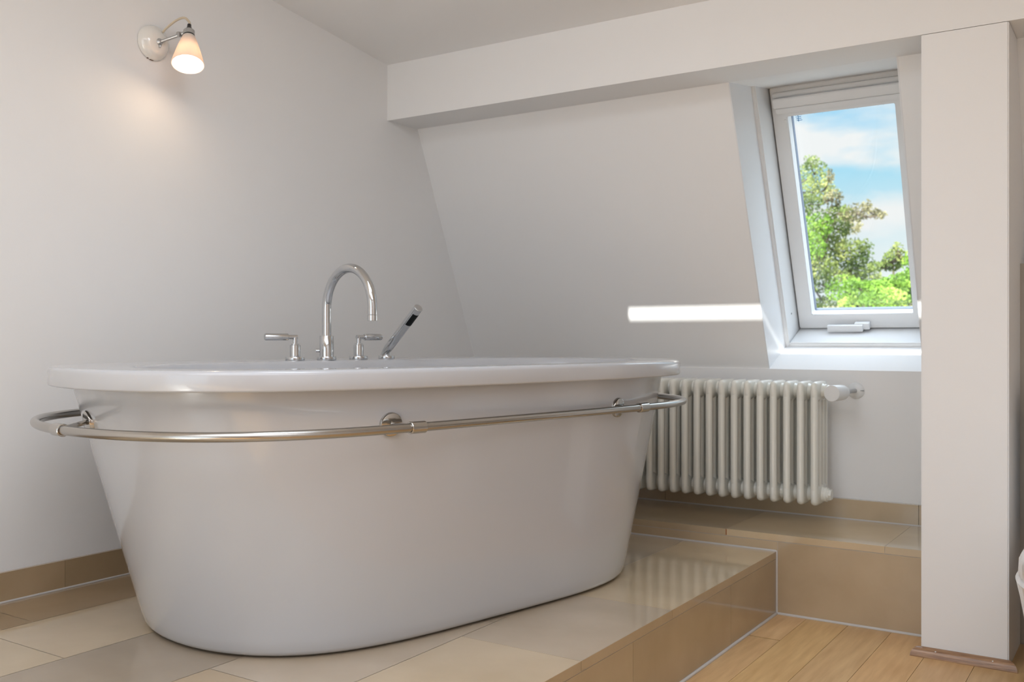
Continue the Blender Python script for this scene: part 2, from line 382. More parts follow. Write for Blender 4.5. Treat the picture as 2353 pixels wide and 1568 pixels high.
# wooden floor
def tinted(name, quads, mat, parent=None):
    """quads: (list of 4+ coords, tint rgb, material index)"""
    verts, faces, tints, mi = [], [], [], []
    for q, tint, m in quads:
        base = len(verts); verts += q; faces.append(list(range(base, base + len(q)))); tints.append(tint); mi.append(m)
    me = bpy.data.meshes.new(name); me.from_pydata(verts, [], faces); me.update()
    ca = me.color_attributes.new('tint', 'FLOAT_COLOR', 'CORNER')
    for p in me.polygons:
        p.material_index = mi[p.index]
        for li in p.loop_indices: ca.data[li].color = (*tints[p.index], 1)
    for m in mat: me.materials.append(m)
    return link(bpy.data.objects.new(name, me), parent)
def tbox(quads, a, b, tint, m, skip=()):
    (x0, y0, z0), (x1, y1, z1) = a, b
    F = dict(top=[(x0, y0, z1), (x1, y0, z1), (x1, y1, z1), (x0, y1, z1)], bot=[(x0, y0, z0), (x0, y1, z0), (x1, y1, z0), (x1, y0, z0)],
             f=[(x0, y0, z0), (x1, y0, z0), (x1, y0, z1), (x0, y0, z1)], bk=[(x0, y1, z0), (x0, y1, z1), (x1, y1, z1), (x1, y1, z0)],
             l=[(x0, y0, z0), (x0, y0, z1), (x0, y1, z1), (x0, y1, z0)], r=[(x1, y0, z0), (x1, y1, z0), (x1, y1, z1), (x1, y0, z1)])
    for k, q in F.items():
        if k not in skip: quads.append((q, tint, m))
rnd = random.Random(5)
Q = []
tbox(Q, (0, YR, ZF - .08), (XR, 4.0, ZF - .0015), (1, 1, 1), 1)
xs = [1.426, 1.551] + [1.551 + .1252 * i for i in range(1, 20)]
for i, (x0, x1) in enumerate(zip(xs, xs[1:])):
    if x0 > XR: break
    x1 = min(x1, XR)
    y = YR; first = True
    ends = {0: [2.765], 1: [1.3], 2: [0.4, 2.0], 3: [1.1]}.get(i, None)
    cuts = [YR] + ([e_ for e_ in ends] if ends else [YR + rnd.uniform(.5, 1.2) + 1.3 * k for k in range(4)]) + [3.45]
    for y0, y1 in zip(cuts, cuts[1:]):
        if y1 <= y0: continue
        k = rnd.uniform(.90, 1.08); tint = (k, k * rnd.uniform(.97, 1.03), k * rnd.uniform(.93, 1.05))
        g = .0006 if i else .0004
        tbox(Q, (x0 + g, y0 + (.0030 if i == 0 else .0004), ZF - .01), (x1 - g, y1 - (.0030 if i == 0 else .0004), ZF), tint, 0)
struct(tinted('floor', Q, [M_wood, M_gap]), 'light oak plank floor below the tiled step', 'floor')

# added frame around the overhead fill lamp; the ceiling is not cut here
w3 = bpy.data.objects.new('added_lamp_frame', None); COL.objects.link(w3); w3.location = (0.90, -1.37, zc_at(-1.37) - .03)
struct(w3, 'added white frame under the ceiling around the overhead fill lamp, unseen, no opening', 'window')
bm = bmesh.new(); R3 = Matrix.Rotation(math.atan(-0.136), 4, 'X')
for a, b_ in (((-.06, -.06, 0), (0, 2.52, .028)), ((2.8, -.06, 0), (2.86, 2.52, .028)), ((0, -.06, 0), (2.8, 0, .028)), ((0, 2.46, 0), (2.8, 2.52, .028))): add_box(bm, a, b_, R3)
bm_obj('frame', bm, M_sash, w3)

# tiled platform
XE, YP = 1.455, 3.026
Q = []
tbox(Q, (0, YR, ZF), (XE - .0010, YP + .01, -.0010), (1, 1, 1), 1)
rows = [0.0, 0.235, 0.541, 0.847, 1.147, XE]
cross = [[YR, -1.1, .30, 1.305, 2.6, YP], [YR, -.5, .55, 1.192, 2.1, YP], [YR, -1.3, -.2, .72, 1.62, 2.45, YP], [YR, -.9, .1, .72, 1.317, 1.9, YP], [YR, -.8, .2, 1.10, 1.772, 2.230, YP]]
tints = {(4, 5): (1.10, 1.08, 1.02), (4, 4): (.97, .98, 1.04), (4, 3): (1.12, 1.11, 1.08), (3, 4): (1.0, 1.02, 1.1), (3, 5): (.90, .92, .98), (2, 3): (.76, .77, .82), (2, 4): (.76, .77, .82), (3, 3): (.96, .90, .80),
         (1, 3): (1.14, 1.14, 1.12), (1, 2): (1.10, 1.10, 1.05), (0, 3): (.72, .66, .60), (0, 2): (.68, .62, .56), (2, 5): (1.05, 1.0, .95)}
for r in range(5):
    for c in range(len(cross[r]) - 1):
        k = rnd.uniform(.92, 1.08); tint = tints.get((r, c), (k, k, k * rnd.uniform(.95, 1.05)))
        g = .0007
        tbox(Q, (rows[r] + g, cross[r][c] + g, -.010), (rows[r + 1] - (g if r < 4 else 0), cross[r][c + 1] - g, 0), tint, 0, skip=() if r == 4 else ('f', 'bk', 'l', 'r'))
# nosing strip and riser tiles
for y0, y1 in zip([YR, -.8, .2, 1.10, 1.772, 2.230], [-.8, .2, 1.10, 1.772, 2.230, YP]):
    k = rnd.uniform(.74, .84)
    tbox(Q, (XE - .012, y0 + .0007, -.0215), (XE + .0005, y1 - .0007, -.0004), (k, k * .97, k * .92), 0)
for y0, y1 in zip([YR, -1.0, .15, .78, 1.397, 2.014, 2.631], [-1.0, .15, .78, 1.397, 2.014, 2.631, YP]):
    k = rnd.uniform(.70, .78)
    tbox(Q, (XE - .011, y0 + .0007, ZF + .004), (XE, y1 - .0007, -.0235), (k, k * .97, k * .92), 0)
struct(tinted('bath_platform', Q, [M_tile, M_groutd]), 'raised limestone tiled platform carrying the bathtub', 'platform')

# tiled ledge along the knee wall
ZL = 0.054
Q = []
tbox(Q, (0, YP + .0010, ZF), (PX0, YB, ZL - .0010), (1, 1, 1), 1)
for x0, x1, tint in ((0, .60, (1, 1, 1)), (.60, 1.290, (.90, .88, .85)), (1.290, 1.782, (1.10, 1.08, 1.02)), (1.782, PX0, (1.02, 1.03, 1.02))):
    tbox(Q, (x0 + .0007, YP - .001, ZL - .021), (x1 - .0007, YB, ZL), tint, 0)
for x0, x1 in ((0, .8), (.8, XE + .004), (XE + .004, PX0)):
    k = rnd.uniform(.95, 1.03)
    if x0 > 1: k = .90
    tbox(Q, (x0 + .0007, YP, (0.003 if x0 < 1.4 else ZF + .004)), (x1 - .0007, YP + .011, ZL - .0235), (k, k * .97, k * .93), 0)
led = struct(tinted('tiled_ledge', Q, [M_tile, M_groutd]), 'narrow limestone tiled ledge under the radiator', 'ledge')
bm = bmesh.new(); add_box(bm, (1.2885, YP - .0016, ZL - .020), (1.2915, YP + .001, ZL - .001)); bm_obj('rust_stain', bm, M_orange, led)['label'] = 'small orange rust stain at the tile joint'

# baseboards of the same stone
Q = []
for y0, y1, tint in ((YR, .3, (.85, .8, .75)), (.3, 1.525, (.80, .74, .66)), (1.525, 2.4, (.72, .66, .58)), (2.4, YP, (.86, .82, .76))):
    tbox(Q, (0, y0 + .0005, .003), (.012, y1 - .0005, .0765), tint, 0)
struct(tinted('baseboard_left', Q, [M_tile]), 'limestone baseboard along the left wall', 'baseboard')
Q = []
for x0, x1, tint in ((0, .9, (.9, .87, .8)), (.9, 1.803, (.95, .93, .88)), (1.803, PX0, (.93, .88, .80))):
    tbox(Q, (x0 + .0007, YB - .02, ZL + .003), (x1 - .0007, YB, .122), tint, 0)
struct(tinted('baseboard_back', Q, [M_tile, ]), 'limestone baseboard under the radiator on the knee wall', 'baseboard')

# grey-white sealant beads
def bead(name, a, b, r, label):
    o = tube(name, [a, (Vector(a) + Vector(b)) / 2, b], r, M_grout, None, 10)
    return struct(o, label, 'sealant')
bead('trim_2', (.013, YR, .0015), (.013, YP, .0015), .0030, 'pale sealant joint between left baseboard and platform')
bead('trim_3', (0, YP, .001), (XE, YP, .001), .0040, 'pale sealant joint between platform and ledge')
bead('trim_4', (XE + .001, YP, ZF + .003), (XE + .001, YP, .003), .0038, 'upright pale sealant joint at the end of the platform')
bead('trim_5', (XE + .001, YR, ZF + .002), (XE + .001, YP, ZF + .002), .0048, 'pale sealant joint between platform riser and oak floor')
bead('trim_6', (XE, YP, ZF + .002), (PX0 - .004, YP, ZF + .002), .0048, 'pale sealant joint between ledge and oak floor')
bead('trim_7', (0, YB - .0205, ZL + .001), (PX0, YB - .0205, ZL + .001), .0030, 'pale sealant joint between ledge and back baseboard')

# toilet niche: boxed-in installation wall
bm = bmesh.new(); add_box(bm, (PX1, 3.11, ZF), (XR, YB, .884)); 
struct(bm_obj('wall_niche', bm, M_niche), 'half-height tiled box wall behind the toilet', 'wall')

# ------------------------------------------------------------------ skylight (window_1)
w1 = bpy.data.objects.new('window_1', None); COL.objects.link(w1); w1.location = SP(WX0, 0, .3)
struct(w1, 'white framed roof window in the sloped wall with sky and trees behind', 'window')
bpy.context.view_layer.update()
INV = Matrix.Translation(-Vector(w1.location))
MW = INV @ MS
def wbox(bm, a, b): add_box(bm, a, b, MW)
# lining panels
bm = bmesh.new()
wbox(bm, (WX0 - .0038, -.016, 0.0), (WX0, 1.2, .20)); wbox(bm, (WX1, -.016, 0.0), (WX1 + .0038, 1.2, .20))
wbox(bm, (WX0 - .0038, -.020, 0.0005), (WX1 + .0038, -.0155, .20))
lin = bm_obj('lining', bm, M_rev, w1)
# fixed frame (slightly narrower than the lining), groove lip at its edge
FX0, FX1 = 1.309, 1.790
bm = bmesh.new()
wbox(bm, (WX0 - .02, -.04, .20), (FX0, 1.2, .345)); wbox(bm, (FX1, -.04, .20), (WX1 + .02, 1.2, .345))
wbox(bm, (FX0, -.04, .20), (FX1, 0.0, .345)); wbox(bm, (FX0, .926, .235), (FX1, 1.2, .345))
wbox(bm, (FX0 - .002, -.04, .345), (FX1 + .002, 1.0, .352)); 
bm.free(); bm = bmesh.new()
wbox(bm, (WX0 - .02, -.04, .20), (FX0, 1.2, .37)); wbox(bm, (FX1, -.04, .20), (WX1 + .02, 1.2, .37))
wbox(bm, (FX0, -.04, .20), (FX1, 0.0, .37)); wbox(bm, (FX0, .926, .318), (FX1, 1.2, .37))
bmesh.ops.bevel(bm, geom=bm.edges[:], offset=.004, segments=2, affect='EDGES')
bm_obj('frame', bm, M_sash, w1, True, 35)
lathe('screw', MW @ Vector((FX0 - .0005, .09, .27)), (1, 0, 0), [(0, .004), (.001, .0035)], M_dark, w1, 12)
# dark gap seal behind the joint
bm = bmesh.new()
wbox(bm, (FX0, 0.0, .345), (FX0 + .010, .926, .36)); wbox(bm, (FX1 - .010, 0, .345), (FX1, .926, .36)); wbox(bm, (FX0, 0, .345), (FX1, .010, .36)); wbox(bm, (FX0, .916, .345), (FX1, .926, .36))
bm_obj('seal', bm, M_dark, w1)
# sash
AX0, AX1, AS0, AS1 = 1.3135, 1.7855, .0045, .921
GX0, GX1, GS0, GS1 = 1.366, 1.727, .061, .815
bm = bmesh.new()
def ringbox(bm, o, i, p0, p1):
    (ox0, os0, ox1, os1), (ix0, is0, ix1, is1) = o, i
    wbox(bm, (ox0, os0, p0), (ix0, os1, p1)); wbox(bm, (ix1, os0, p0), (ox1, os1, p1))
    wbox(bm, (ix0, os0, p0), (ix1, is0, p1)); wbox(bm, (ix0, is1, p0), (ix1, os1, p1))
def ringbox_bev(o, i, p0, p1, bev):
    # mitred picture-frame ring
    vo = []
    bm_ = bmesh.new()
    def rect(r, p): return [bm_.verts.new(MW @ Vector(c)) for c in ((r[0], r[1], p), (r[2], r[1], p), (r[2], r[3], p), (r[0], r[3], p))]
    a, b_, c, d = rect(o, p0), rect(i, p0), rect(i, p1), rect(o, p1)
    for k in range(4):
        k2 = (k + 1) % 4
        for u_, v_ in ((a, b_), (b_, c), (c, d), (d, a)): bm_.faces.new([u_[k], u_[k2], v_[k2], v_[k]])
    if bev: bmesh.ops.bevel(bm_, geom=bm_.edges[:], offset=bev, segments=2, affect='EDGES')
    return bm_
bm.free()
bm = ringbox_bev((AX0, AS0, AX1, AS1), (GX0, GS0, GX1, GS1), .330, .376, .0025)
sash = bm_obj('sash', bm, M_sash, w1, True, 35)
bm = ringbox_bev((AX0 + .02, AS0 + .02, AX1 - .02, AS1 - .02), (GX0 + .0006, GS0 + .0006, GX1 - .0006, GS1 - .0006), .377, .398, 0)
bm_obj('glazing_spacer', bm, M_spacer, sash)
bm = bmesh.new(); wbox(bm, (GX0 - .01, GS0 - .01, .399), (GX1 + .01, GS1 + .01, .403))
pane = bm_obj('pane', bm, M_glass, sash)
# etched maker's stamp and dried drops on the pane
bm = bmesh.new(); pz0, pz1 = .3975, .3985
def mk(x, s, w, h): wbox(bm, (GX0 + x, GS1 - s - h, pz0), (GX0 + x + w, GS1 - s, pz1))
for k in range(6): mk(.006 + k * .0042, .0022, .0030, .0050)
for k, (x, w) in enumerate(((.007, .010), (.018, .012), (.008, .005), (.015, .012), (.009, .007), (.018, .010), (.010, .006), (.017, .013))):
    mk(x, .010 + (k // 2) * .0062, w, .0022)
mk(.0155, .0085, .0022, .026)
bm_obj('glass_stamp', bm, M_blue, sash)
bm = bmesh.new()
for k in range(22):
    x = .035 + k * .0145 + rnd.uniform(-.004, .004); s = .010 + rnd.uniform(-.004, .004)
    add_lathe(bm, MW @ Vector((GX0 + x, GS1 - s, .3985)), -n_dir, [(0, .0011), (.0008, .0007)], 8)
dr = bm_obj('dried_drops', bm, M_drop, sash); dr['kind'] = 'stuff'
# ventilation flap / blind cassette across the head
bm = bmesh.new(); wbox(bm, (AX0 + .019, .855, .284), (AX1 - .019, .888, .331)); wbox(bm, (AX0 + .022, .832, .302), (AX1 - .022, .8525, .331)); wbox(bm, (AX0 + .012, .888, .312), (AX1 - .012, .904, .331))
bmesh.ops.bevel(bm, geom=bm.edges[:], offset=.003, segments=2, affect='EDGES')
bm_obj('ventilation_flap', bm, M_sash, w1, True, 35)
bm = bmesh.new()
add_lathe(bm, MW @ Vector((GX0 - .008, .800, .329)), -n_dir, [(0, .007), (.004, .006)], 16)
add_box(bm, (GX0 - .010, .775, .326), (GX0 - .004, .797, .331), MW)
bm_obj('blind_fitting', bm, M_valve, w1, True, 40)
# lever handle on the bottom rail
bm = bmesh.new(); wbox(bm, (AX0 + .024, .851, .306), (AX1 - .024, .857, .331)); bm_obj('flap_seam', bm, M_alu, w1)
hd = box_obj('handle', (1.428, .004, .292), (1.556, .030, .306), M_sash, w1, .003, MW)
box_obj('handle_base', (1.524, .008, .303), (1.578, .034, .331), M_sash, hd, .004, MW)

# ------------------------------------------------------------------ bathtub
XT, YT, RO = 0.7617, 2.043, -0.2219
tub = thing('bathtub', 'large white freestanding oval acrylic bathtub on the tiled platform', 'bathtub', (XT, YT, 0), RO)
NT = 144
def se(a, b, n, m, z, cx=0.0, cy=0.0):
    r = []
    for k in range(NT):
        th = 2 * PI * k / NT; c, s = math.cos(th), math.sin(th)
        r.append(Vector((cx + a * math.copysign(abs(c) ** (2 / n), c), cy + b * math.copysign(abs(s) ** (2 / m), s), z)))
    return r
def resample(ring, n=192):
    L = [0.0]; P = ring + [ring[0]]
    for a, b in zip(P, P[1:]): L.append(L[-1] + (b - a).length)
    out_ = []; j = 0
    for k in range(n):
        d = L[-1] * k / n
        while L[j + 1] < d: j += 1
        f_ = (d - L[j]) / max(1e-9, L[j + 1] - L[j]); out_.append(P[j].lerp(P[j + 1], f_))
    return out_
def smooth_ring(r, it=6):
    n = len(r)
    for _ in range(it): r = [(r[i - 1] + r[i] * 2 + r[(i + 1) % n]) / 4 for i in range(n)]
    return r
ZR, TH = 0.609, 0.0422
def body(t, ins=0.0):
    a = .3936 + (.4658 - .3936) * t; b_ = .6808 + (.837 - .6808) * t; n = 1.97 * (1 - t) + 2.67 * t; m = 4.3 * (1 - t) + 2.86 * t
    return smooth_ring(resample(se(a - ins, b_ - ins, n, m, .567 * t)), 10)
def rim(ins, z): return smooth_ring(resample(se(.5005 - ins, .8853 - ins, 2.4926, 3.3592, z)), 4)
def basin(a, b_, z, n=2.3, m=2.6): return smooth_ring(resample(se(a, b_, n, m, z, .065, 0)), 4)
bm = bmesh.new()
R = []
for ins, z in ((.030, .004), (.010, .004), (.004, .009), (.001, .016)):
    r = body(z / .567, ins); R.append([Vector((p.x, p.y, z)) for p in r])
for k in range(1, 25): R.append(body(.03 + .97 * k / 24))
R.append([Vector((p.x, p.y, .5675)) for p in body(1.0, .01)])
loft(bm, R)
bm_obj('skirt', bm, M_acr, tub, True, 60)['label'] = 'tapered glossy outer shell'
bm = bmesh.new()
R = [rim(.02, ZR - TH + .001), rim(.004, ZR - TH), rim(.0012, ZR - TH + .0012), rim(0, ZR - TH + .004), rim(0, ZR - TH * .5), rim(0, ZR - .010), rim(.0012, ZR - .0055), rim(.0040, ZR - .0022), rim(.0080, ZR - .0006), rim(.0125, ZR), rim(.03, ZR)]
R += [basin(.358, .765, ZR), basin(.350, .755, ZR - .0006), basin(.343, .747, ZR - .0035), basin(.338, .741, ZR - .010), basin(.332, .735, ZR - .03), basin(.315, .70, ZR - .15), basin(.29, .64, ZR - .30), basin(.255, .57, ZR - .40), basin(.20, .49, ZR - .435), basin(.10, .30, ZR - .445)]
loft(bm, R, cap0=False, cap1=True)
rimo = bm_obj('rim', bm, M_acr, tub, True, 60); rimo['label'] = 'thick rolled white rim with basin'
lathe('drain', (.065, 0, ZR - .4445), (0, 0, 1), [(0, .035), (.004, .035), (.006, .030), (.009, .012), (.010, .0)], M_chrome, tub)

# ------------------------------------------------------------------ rail around the tub
ZH = 0.487
railM = Matrix.Translation((.7587, 2.0413, 0)) @ Matrix.Rotation(-.1652, 4, 'Z')
tubM = Matrix.Translation((XT, YT, 0)) @ Matrix.Rotation(RO, 4, 'Z')
r2t = tubM.inverted() @ railM
ring = resample([Vector((p.x, p.y, ZH)) for p in se(.4915, .9163, 1.9623, 5.6237, ZH)], 200)
ring = [r2t @ p for p in smooth_ring(ring, 8)]
rail = tube('towel_rail', ring, .0097, M_steel, tub, 20, closed=True)
rail['label'] = 'brushed steel tubular rail looping around the tub'
def t2r(x, y, z): return Vector((x, y, z))
def nearest(p): return min(range(len(ring)), key=lambda i: (ring[i].xy - p.xy).length)
def bodyhit(x, y, z):
    r = body(z / .567); i = min(range(len(r)), key=lambda k: (r[k].xy - Vector((x, y))).length)
    tn = (r[(i + 1) % len(r)] - r[i - 1]).normalized(); nn = Vector((tn.y, -tn.x, 0))
    if nn.dot(Vector((r[i].x, r[i].y, 0))) < 0: nn = -nn
    return r[i], nn
RI = tubM.inverted() @ railM
for (rx, ry, cx, cy, along) in ((.4385, -.378, .4886, -.360, 0), (.4418, .357, .446, .437, 0), (-.056, -.814, .044, -.9203, 0), (-.44, -.37, -.49, -.36, 0), (-.44, .36, -.47, .42, 0)):
    P, nn = bodyhit(rx, ry, .490); P = Vector((P.x, P.y, .490))
    Pr = P; nr = (nn + Vector((0, 0, -.12))).normalized()
    ros = lathe('rosette', Pr - nr * .004, nr, [(0, .026), (.009, .026), (.0115, .0245), (.0125, .022), (.0125, .0)], M_steel2, rail, 40, cap=False)
    i = nearest(t2r(cx, cy, ZH)); tn = (ring[(i + 1) % 200] - ring[i - 1]).normalized(); c = ring[i]
    bmc = bmesh.new(); add_lathe(bmc, c - tn * .020, tn, [(0, .0100), (0, .0120), (.0012, .0130), (.0388, .0130), (.04, .0120), (.04, .0100)], 28, cap=False)
    bm_obj('collar', bmc, M_steel2, rail, True, 35)
    e0 = Pr + nr * .008
    e1 = c - tn * 0
    tube('arm', [e0, e0.lerp(e1, .35), e0.lerp(e1, .7), e1 + (e0 - e1).normalized() * .011], .0058, M_steel2, rail, 14)

# ------------------------------------------------------------------ taps on the rim
def place(u, v):
    f_ = math.cos(YAW), math.sin(YAW)
    return u, v
D0 = Vector((.4254, 1.962, ZR)); D1 = Vector((.4487, 2.0636, ZR)); D2 = Vector((.4728, 2.1729, ZR)); D3 = Vector((.4960, 2.2720, ZR))
RT = Vector((math.cos(YAW), math.sin(YAW), 0)); FW = Vector((-math.sin(YAW), math.cos(YAW), 0))
LX = Vector((math.cos(RO), math.sin(RO), 0))
sp = thing('bath_spout', 'tall curved chrome swan neck spout on the rim between the two lever taps', 'tap', D1)
lathe('base', (0, 0, 0), (0, 0, 1), [(0, .0275), (.0015, .028), (.0085, .028), (.010, .0272), (.010, 0)], M_chrome, sp, 40, cap=False)
lathe('sleeve', (0, 0, .009), (0, 0, 1), [(0, .0204), (.060, .0204), (.0612, .0196), (.0612, .0)], M_chrome, sp, 40, cap=False)
tube('diverter_knob', [(-RT * .018) + Vector((0, 0, .027)), (-RT * .026) + Vector((0, 0, .027)), (-RT * .030) + Vector((0, 0, .027))], .005, M_chrome, sp, 14)
rr, zt = .112, .148
pts = [Vector((0, 0, z)) for z in (.068, .09, .11, .13, .14)]
for k in range(0, 25):
    a = PI - PI * k / 24; pts.append(LX * (rr + rr * math.cos(a)) + Vector((0, 0, zt + rr * math.sin(a))))
for dz in (.007, .014, .0205): pts.append(LX * 2 * rr + Vector((0, 0, zt - dz)))
tube('neck', pts, .0132, M_chrome, sp, 28)
lathe('aerator', LX * 2 * rr + Vector((0, 0, zt - .021)), (0, 0, -1), [(0, .0126), (.0012, .0135), (.016, .0137), (.0165, .0115), (.0165, 0)], M_chrome, sp, 28, cap=False)
def lever(loc, d, ln, label, ring_):
    h = thing('tap_handle', label, 'tap', loc, 0, 'chrome lever taps on the rim'); d = d.normalized()
    lathe('base', (0, 0, 0), (0, 0, 1), [(0, .0268), (.0015, .0273), (.0085, .0273), (.010, .0265), (.010, 0)], M_chrome, h, 40, cap=False)
    lathe('body', (0, 0, .009), (0, 0, 1), [(0, .0145), (.034, .0145), (.0350, .0135), (.0350, .011), (.0385, .011), (.0385, 0)], M_chrome, h, 36, cap=False)
    bm = bmesh.new(); add_tube(bm, [(0, 0, .045), (0, 0, .060), (0, 0, .0665)], .0068, 20)
    add_tube(bm, [-d * .0066 + Vector((0, 0, .0665)), d * .010 + Vector((0, 0, .0665)), d * .026 + Vector((0, 0, .0665))], .0060, 20)
    st_ = bm_obj('stem', bm, M_chrome, h, True, 40)
    z = Vector((0, 0, .0665))
    lathe('lever', z + d * .020, d, [(0, .0), (0, .0088), (.0012, .0099), (ln - .023, .0099), (ln - .020, .0090), (ln - .020, 0)], M_chrome, h, 28, cap=False)
    return h
lever(D0, -RT * .866 - FW * .5, .086, 'chrome lever tap whose handle points left towards the sconce wall', 0)
lever(D2, RT * .75 + FW * .66, .080, 'chrome lever tap between the spout and the hand shower, handle pointing right', 1)
hs = thing('hand_shower', 'slim chrome stick hand shower leaning right, with a black spray strip', 'shower', D3)
lathe('base', (0, 0, 0), (0, 0, 1), [(0, .0243), (.0015, .0248), (.0085, .0248), (.010, .024), (.010, 0)], M_chrome, hs, 40, cap=False)
lathe('socket', (0, 0, .009), (0, 0, 1), [(0, .012), (.004, .0095), (.012, .010), (.016, .007), (.016, 0)], M_chrome, hs, 24, cap=False)
dv = (LX * .165 + Vector((0, 0, .134))).normalized()
w0 = Vector((0, 0, .020)) - RT * .004; wl = .208
tube('wand', [w0 - RT * .006 + Vector((0, 0, -.012)), w0 + dv * .004, w0 + dv * .018, w0 + dv * .03, w0 + dv * .08, w0 + dv * .14, w0 + dv * (wl - .001)], .0125, M_chrome, hs, 32, radii=[.0090, .0112, .0128, .0134, .0136, .0137, .0137])
lathe('end_cap', w0 + dv * (wl - .001), dv, [(0, .0137), (.002, .0137), (.003, .0127), (.003, 0)], M_alu, hs, 32, cap=False)
# black spray strip: a curved patch on the side facing the camera and down
u_, v_, w_ = frame_of(dv)
sidev = (RT * .55 - FW * .8 - Vector((0, 0, .25))); sidev = (sidev - dv * sidev.dot(dv)).normalized(); perp = dv.cross(sidev)
bm = bmesh.new(); rings = []
for t_ in [wl - .066 + .048 * k / 14 for k in range(15)]:
    row = []
    for j in range(13):
        a = math.radians(-48 + 96 * j / 12); rad = .0140 + (.0002 if j % 2 else 0)
        row.append(bm.verts.new(w0 + dv * t_ + (sidev * math.cos(a) + perp * math.sin(a)) * rad))
    rings.append(row)
for a, b_ in zip(rings, rings[1:]):
    for j in range(12): bm.faces.new([a[j], a[j + 1], b_[j + 1], b_[j]])
ex = bmesh.ops.solidify(bm, geom=bm.faces[:], thickness=.0006)
bm_obj('spray_strip', bm, M_rub, hs)['label'] = 'black rubber spray strip'

# ------------------------------------------------------------------ radiator
rad = thing('radiator', 'cream white tubular column radiator mounted on the knee wall', 'radiator', (1.509, 3.25, .115))
def section_mesh():
    bm = bmesh.new(); H_ = .4135; zt_ = H_ - .0; r = .0125
    ys = [0, .037, .074, .111]
    for y in ys: add_tube(bm, [(0, y, .03), (0, y, H_ * .3), (0, y, H_ * .7), (0, y, H_ - .03)], r, 16)
    for zc_, sg in ((.034, -1), (H_ - .034, 1)):
        # head: a capsule swept along y, taller than it is wide, lower toward the ends
        prof = []
        ny = 18
        rings = []
        for i in range(ny + 1):
            f_ = i / ny; y = -.0125 + f_ * .136
            e_ = math.sqrt(max(0.0, 1 - abs(2 * f_ - 1) ** 6))
            rx = .0130 * (0.35 + .65 * e_); hz = .034 * (0.55 + .45 * e_); drop = 0
            zc2 = zc_ - sg * 0
            hs_ = max(0.0, hz - rx)
            rings.append([Vector((rx * math.cos(2 * PI * (k + .5) / 20), y, zc2 + math.copysign(hs_, math.sin(2 * PI * (k + .5) / 20)) + rx * math.sin(2 * PI * (k + .5) / 20))) for k in range(20)])
        loft(bm, rings)
        # hub to the next section
        add_lathe(bm, (-.023, .0555, zc_), (1, 0, 0), [(0, .0215), (.004, .0235), (.012, .0265), (.023, .028), (.034, .0265), (.042, .0235), (.046, .0215)], 24)
    bmesh.ops.recalc_face_normals(bm, faces=bm.faces)
    me = bpy.data.meshes.new('section'); bm.to_mesh(me); bm.free(); me.materials.append(M_rad)
    for p in me.polygons: p.use_smooth = True
    me.set_sharp_from_angle(angle=math.radians(60))
    return me
sm = section_mesh()
for k in range(20):
    o = bpy.data.objects.new('section', sm); link(o, rad); o.location = (-.046 * k, 0, 0)
lathe('plug', (.020, .0555, .034), (1, 0, 0), [(0, .0245), (.008, .0245), (.009, .021), (.014, .021)], M_rad, rad, 28)
lathe('plug_nut', (.033, .0555, .034), (1, 0, 0), [(0, .019), (.009, .019), (.010, .017)], M_rad, rad, 6, sharp=20)
vz = .3765
lathe('top_bushing', (.022, .0555, .3795), (1, 0, 0), [(0, .0245), (.006, .0245), (.008, .021), (.014, .020)], M_rad, rad, 28)
# thermostatic head facing the room, body toward the wall feed
vh = lathe('valve', (.076, .088, vz), (-.16, -1, 0), [(.004, .016), (.010, .0215), (.022, .0250), (.034, .0262), (.100, .0268), (.1012, .0260)], M_valve, rad, 36)
vh['label'] = 'white cylindrical radiator valve head'
tube('valve_pipe', [(.079, .09, vz), (.081, .11, vz + .001), (.085, .14, vz + .002), (.088, .172, vz + .002)], .0075, M_alu, rad, 16)
lathe('valve_link', (.020, .0555, vz), (1, 0, 0), [(0, .014), (.04, .014)], M_valve, rad, 20)
es = lathe('wall_rosette', (.089, .1815, vz + .002), (0, -1, 0), [(0, .028), (.002, .028), (.006, .024), (.010, .013), (.010, 0)], M_valve, rad, 36, cap=False)
bm = bmesh.new(); add_box(bm, (.098, .1728, vz + .0012), (.1165, .1795, vz + .0027)); bm_obj('rosette_slit', bm, M_dark, es)

# ------------------------------------------------------------------ wall lamp
RP = Vector((0.0, 1.806, 1.536))
lamp = thing('wall_lamp', 'lit porcelain wall lamp with a conical white shade and cloth cord on the left wall', 'lamp', RP)
wp = lathe('wall_plate', (.0008, 0, 0), (1, 0, 0), [(0, .0505), (.002, .0515), (.008, .0505), (.018, .045), (.026, .036), (.031, .025), (.033, .012), (.0335, 0)], M_cer, lamp, 56, cap=False)
bm = bmesh.new()
for a, s_ in ((math.radians(250), .003), (math.radians(262), .0035), (math.radians(268), .0022)):
    add_box(bm, (.001, math.cos(a) * .0505 - s_, math.sin(a) * .0505 - .0012), (.006, math.cos(a) * .0505 + s_, math.sin(a) * .0505 + .0022))
bm_obj('chipped_edge', bm, M_chip, wp)
AX = Vector((.27, -.25, -.93)).normalized()     # shade axis, pointing down and along the wall towards the camera
CO = Vector((.1135, 1.8465, 1.5565)) - RP             # top of the shade
hub0 = Vector((.033, 0, -.002))
lathe('arm_hub', hub0 - Vector((.002, 0, 0)), (1, 0, 0), [(0, .010), (.004, .0105), (.007, .008), (.012, .006)], M_alu, lamp, 20)
jo = Vector((.088, .028, .0165))
lathe('arm_nut', hub0 + Vector((.004, -.001, -.010)), (0, 0, -1), [(0, .0028), (.006, .0028)], M_alu, lamp, 8)
tube('arm', [hub0 + Vector((.005, 0, 0)), hub0.lerp(jo, .5), jo], .0048, M_alu, lamp, 14)
lathe('joint', jo + Vector((0, -.007, 0)), (0, 1, .2), [(0, .0078), (.012, .0078)], M_alu, lamp, 18)
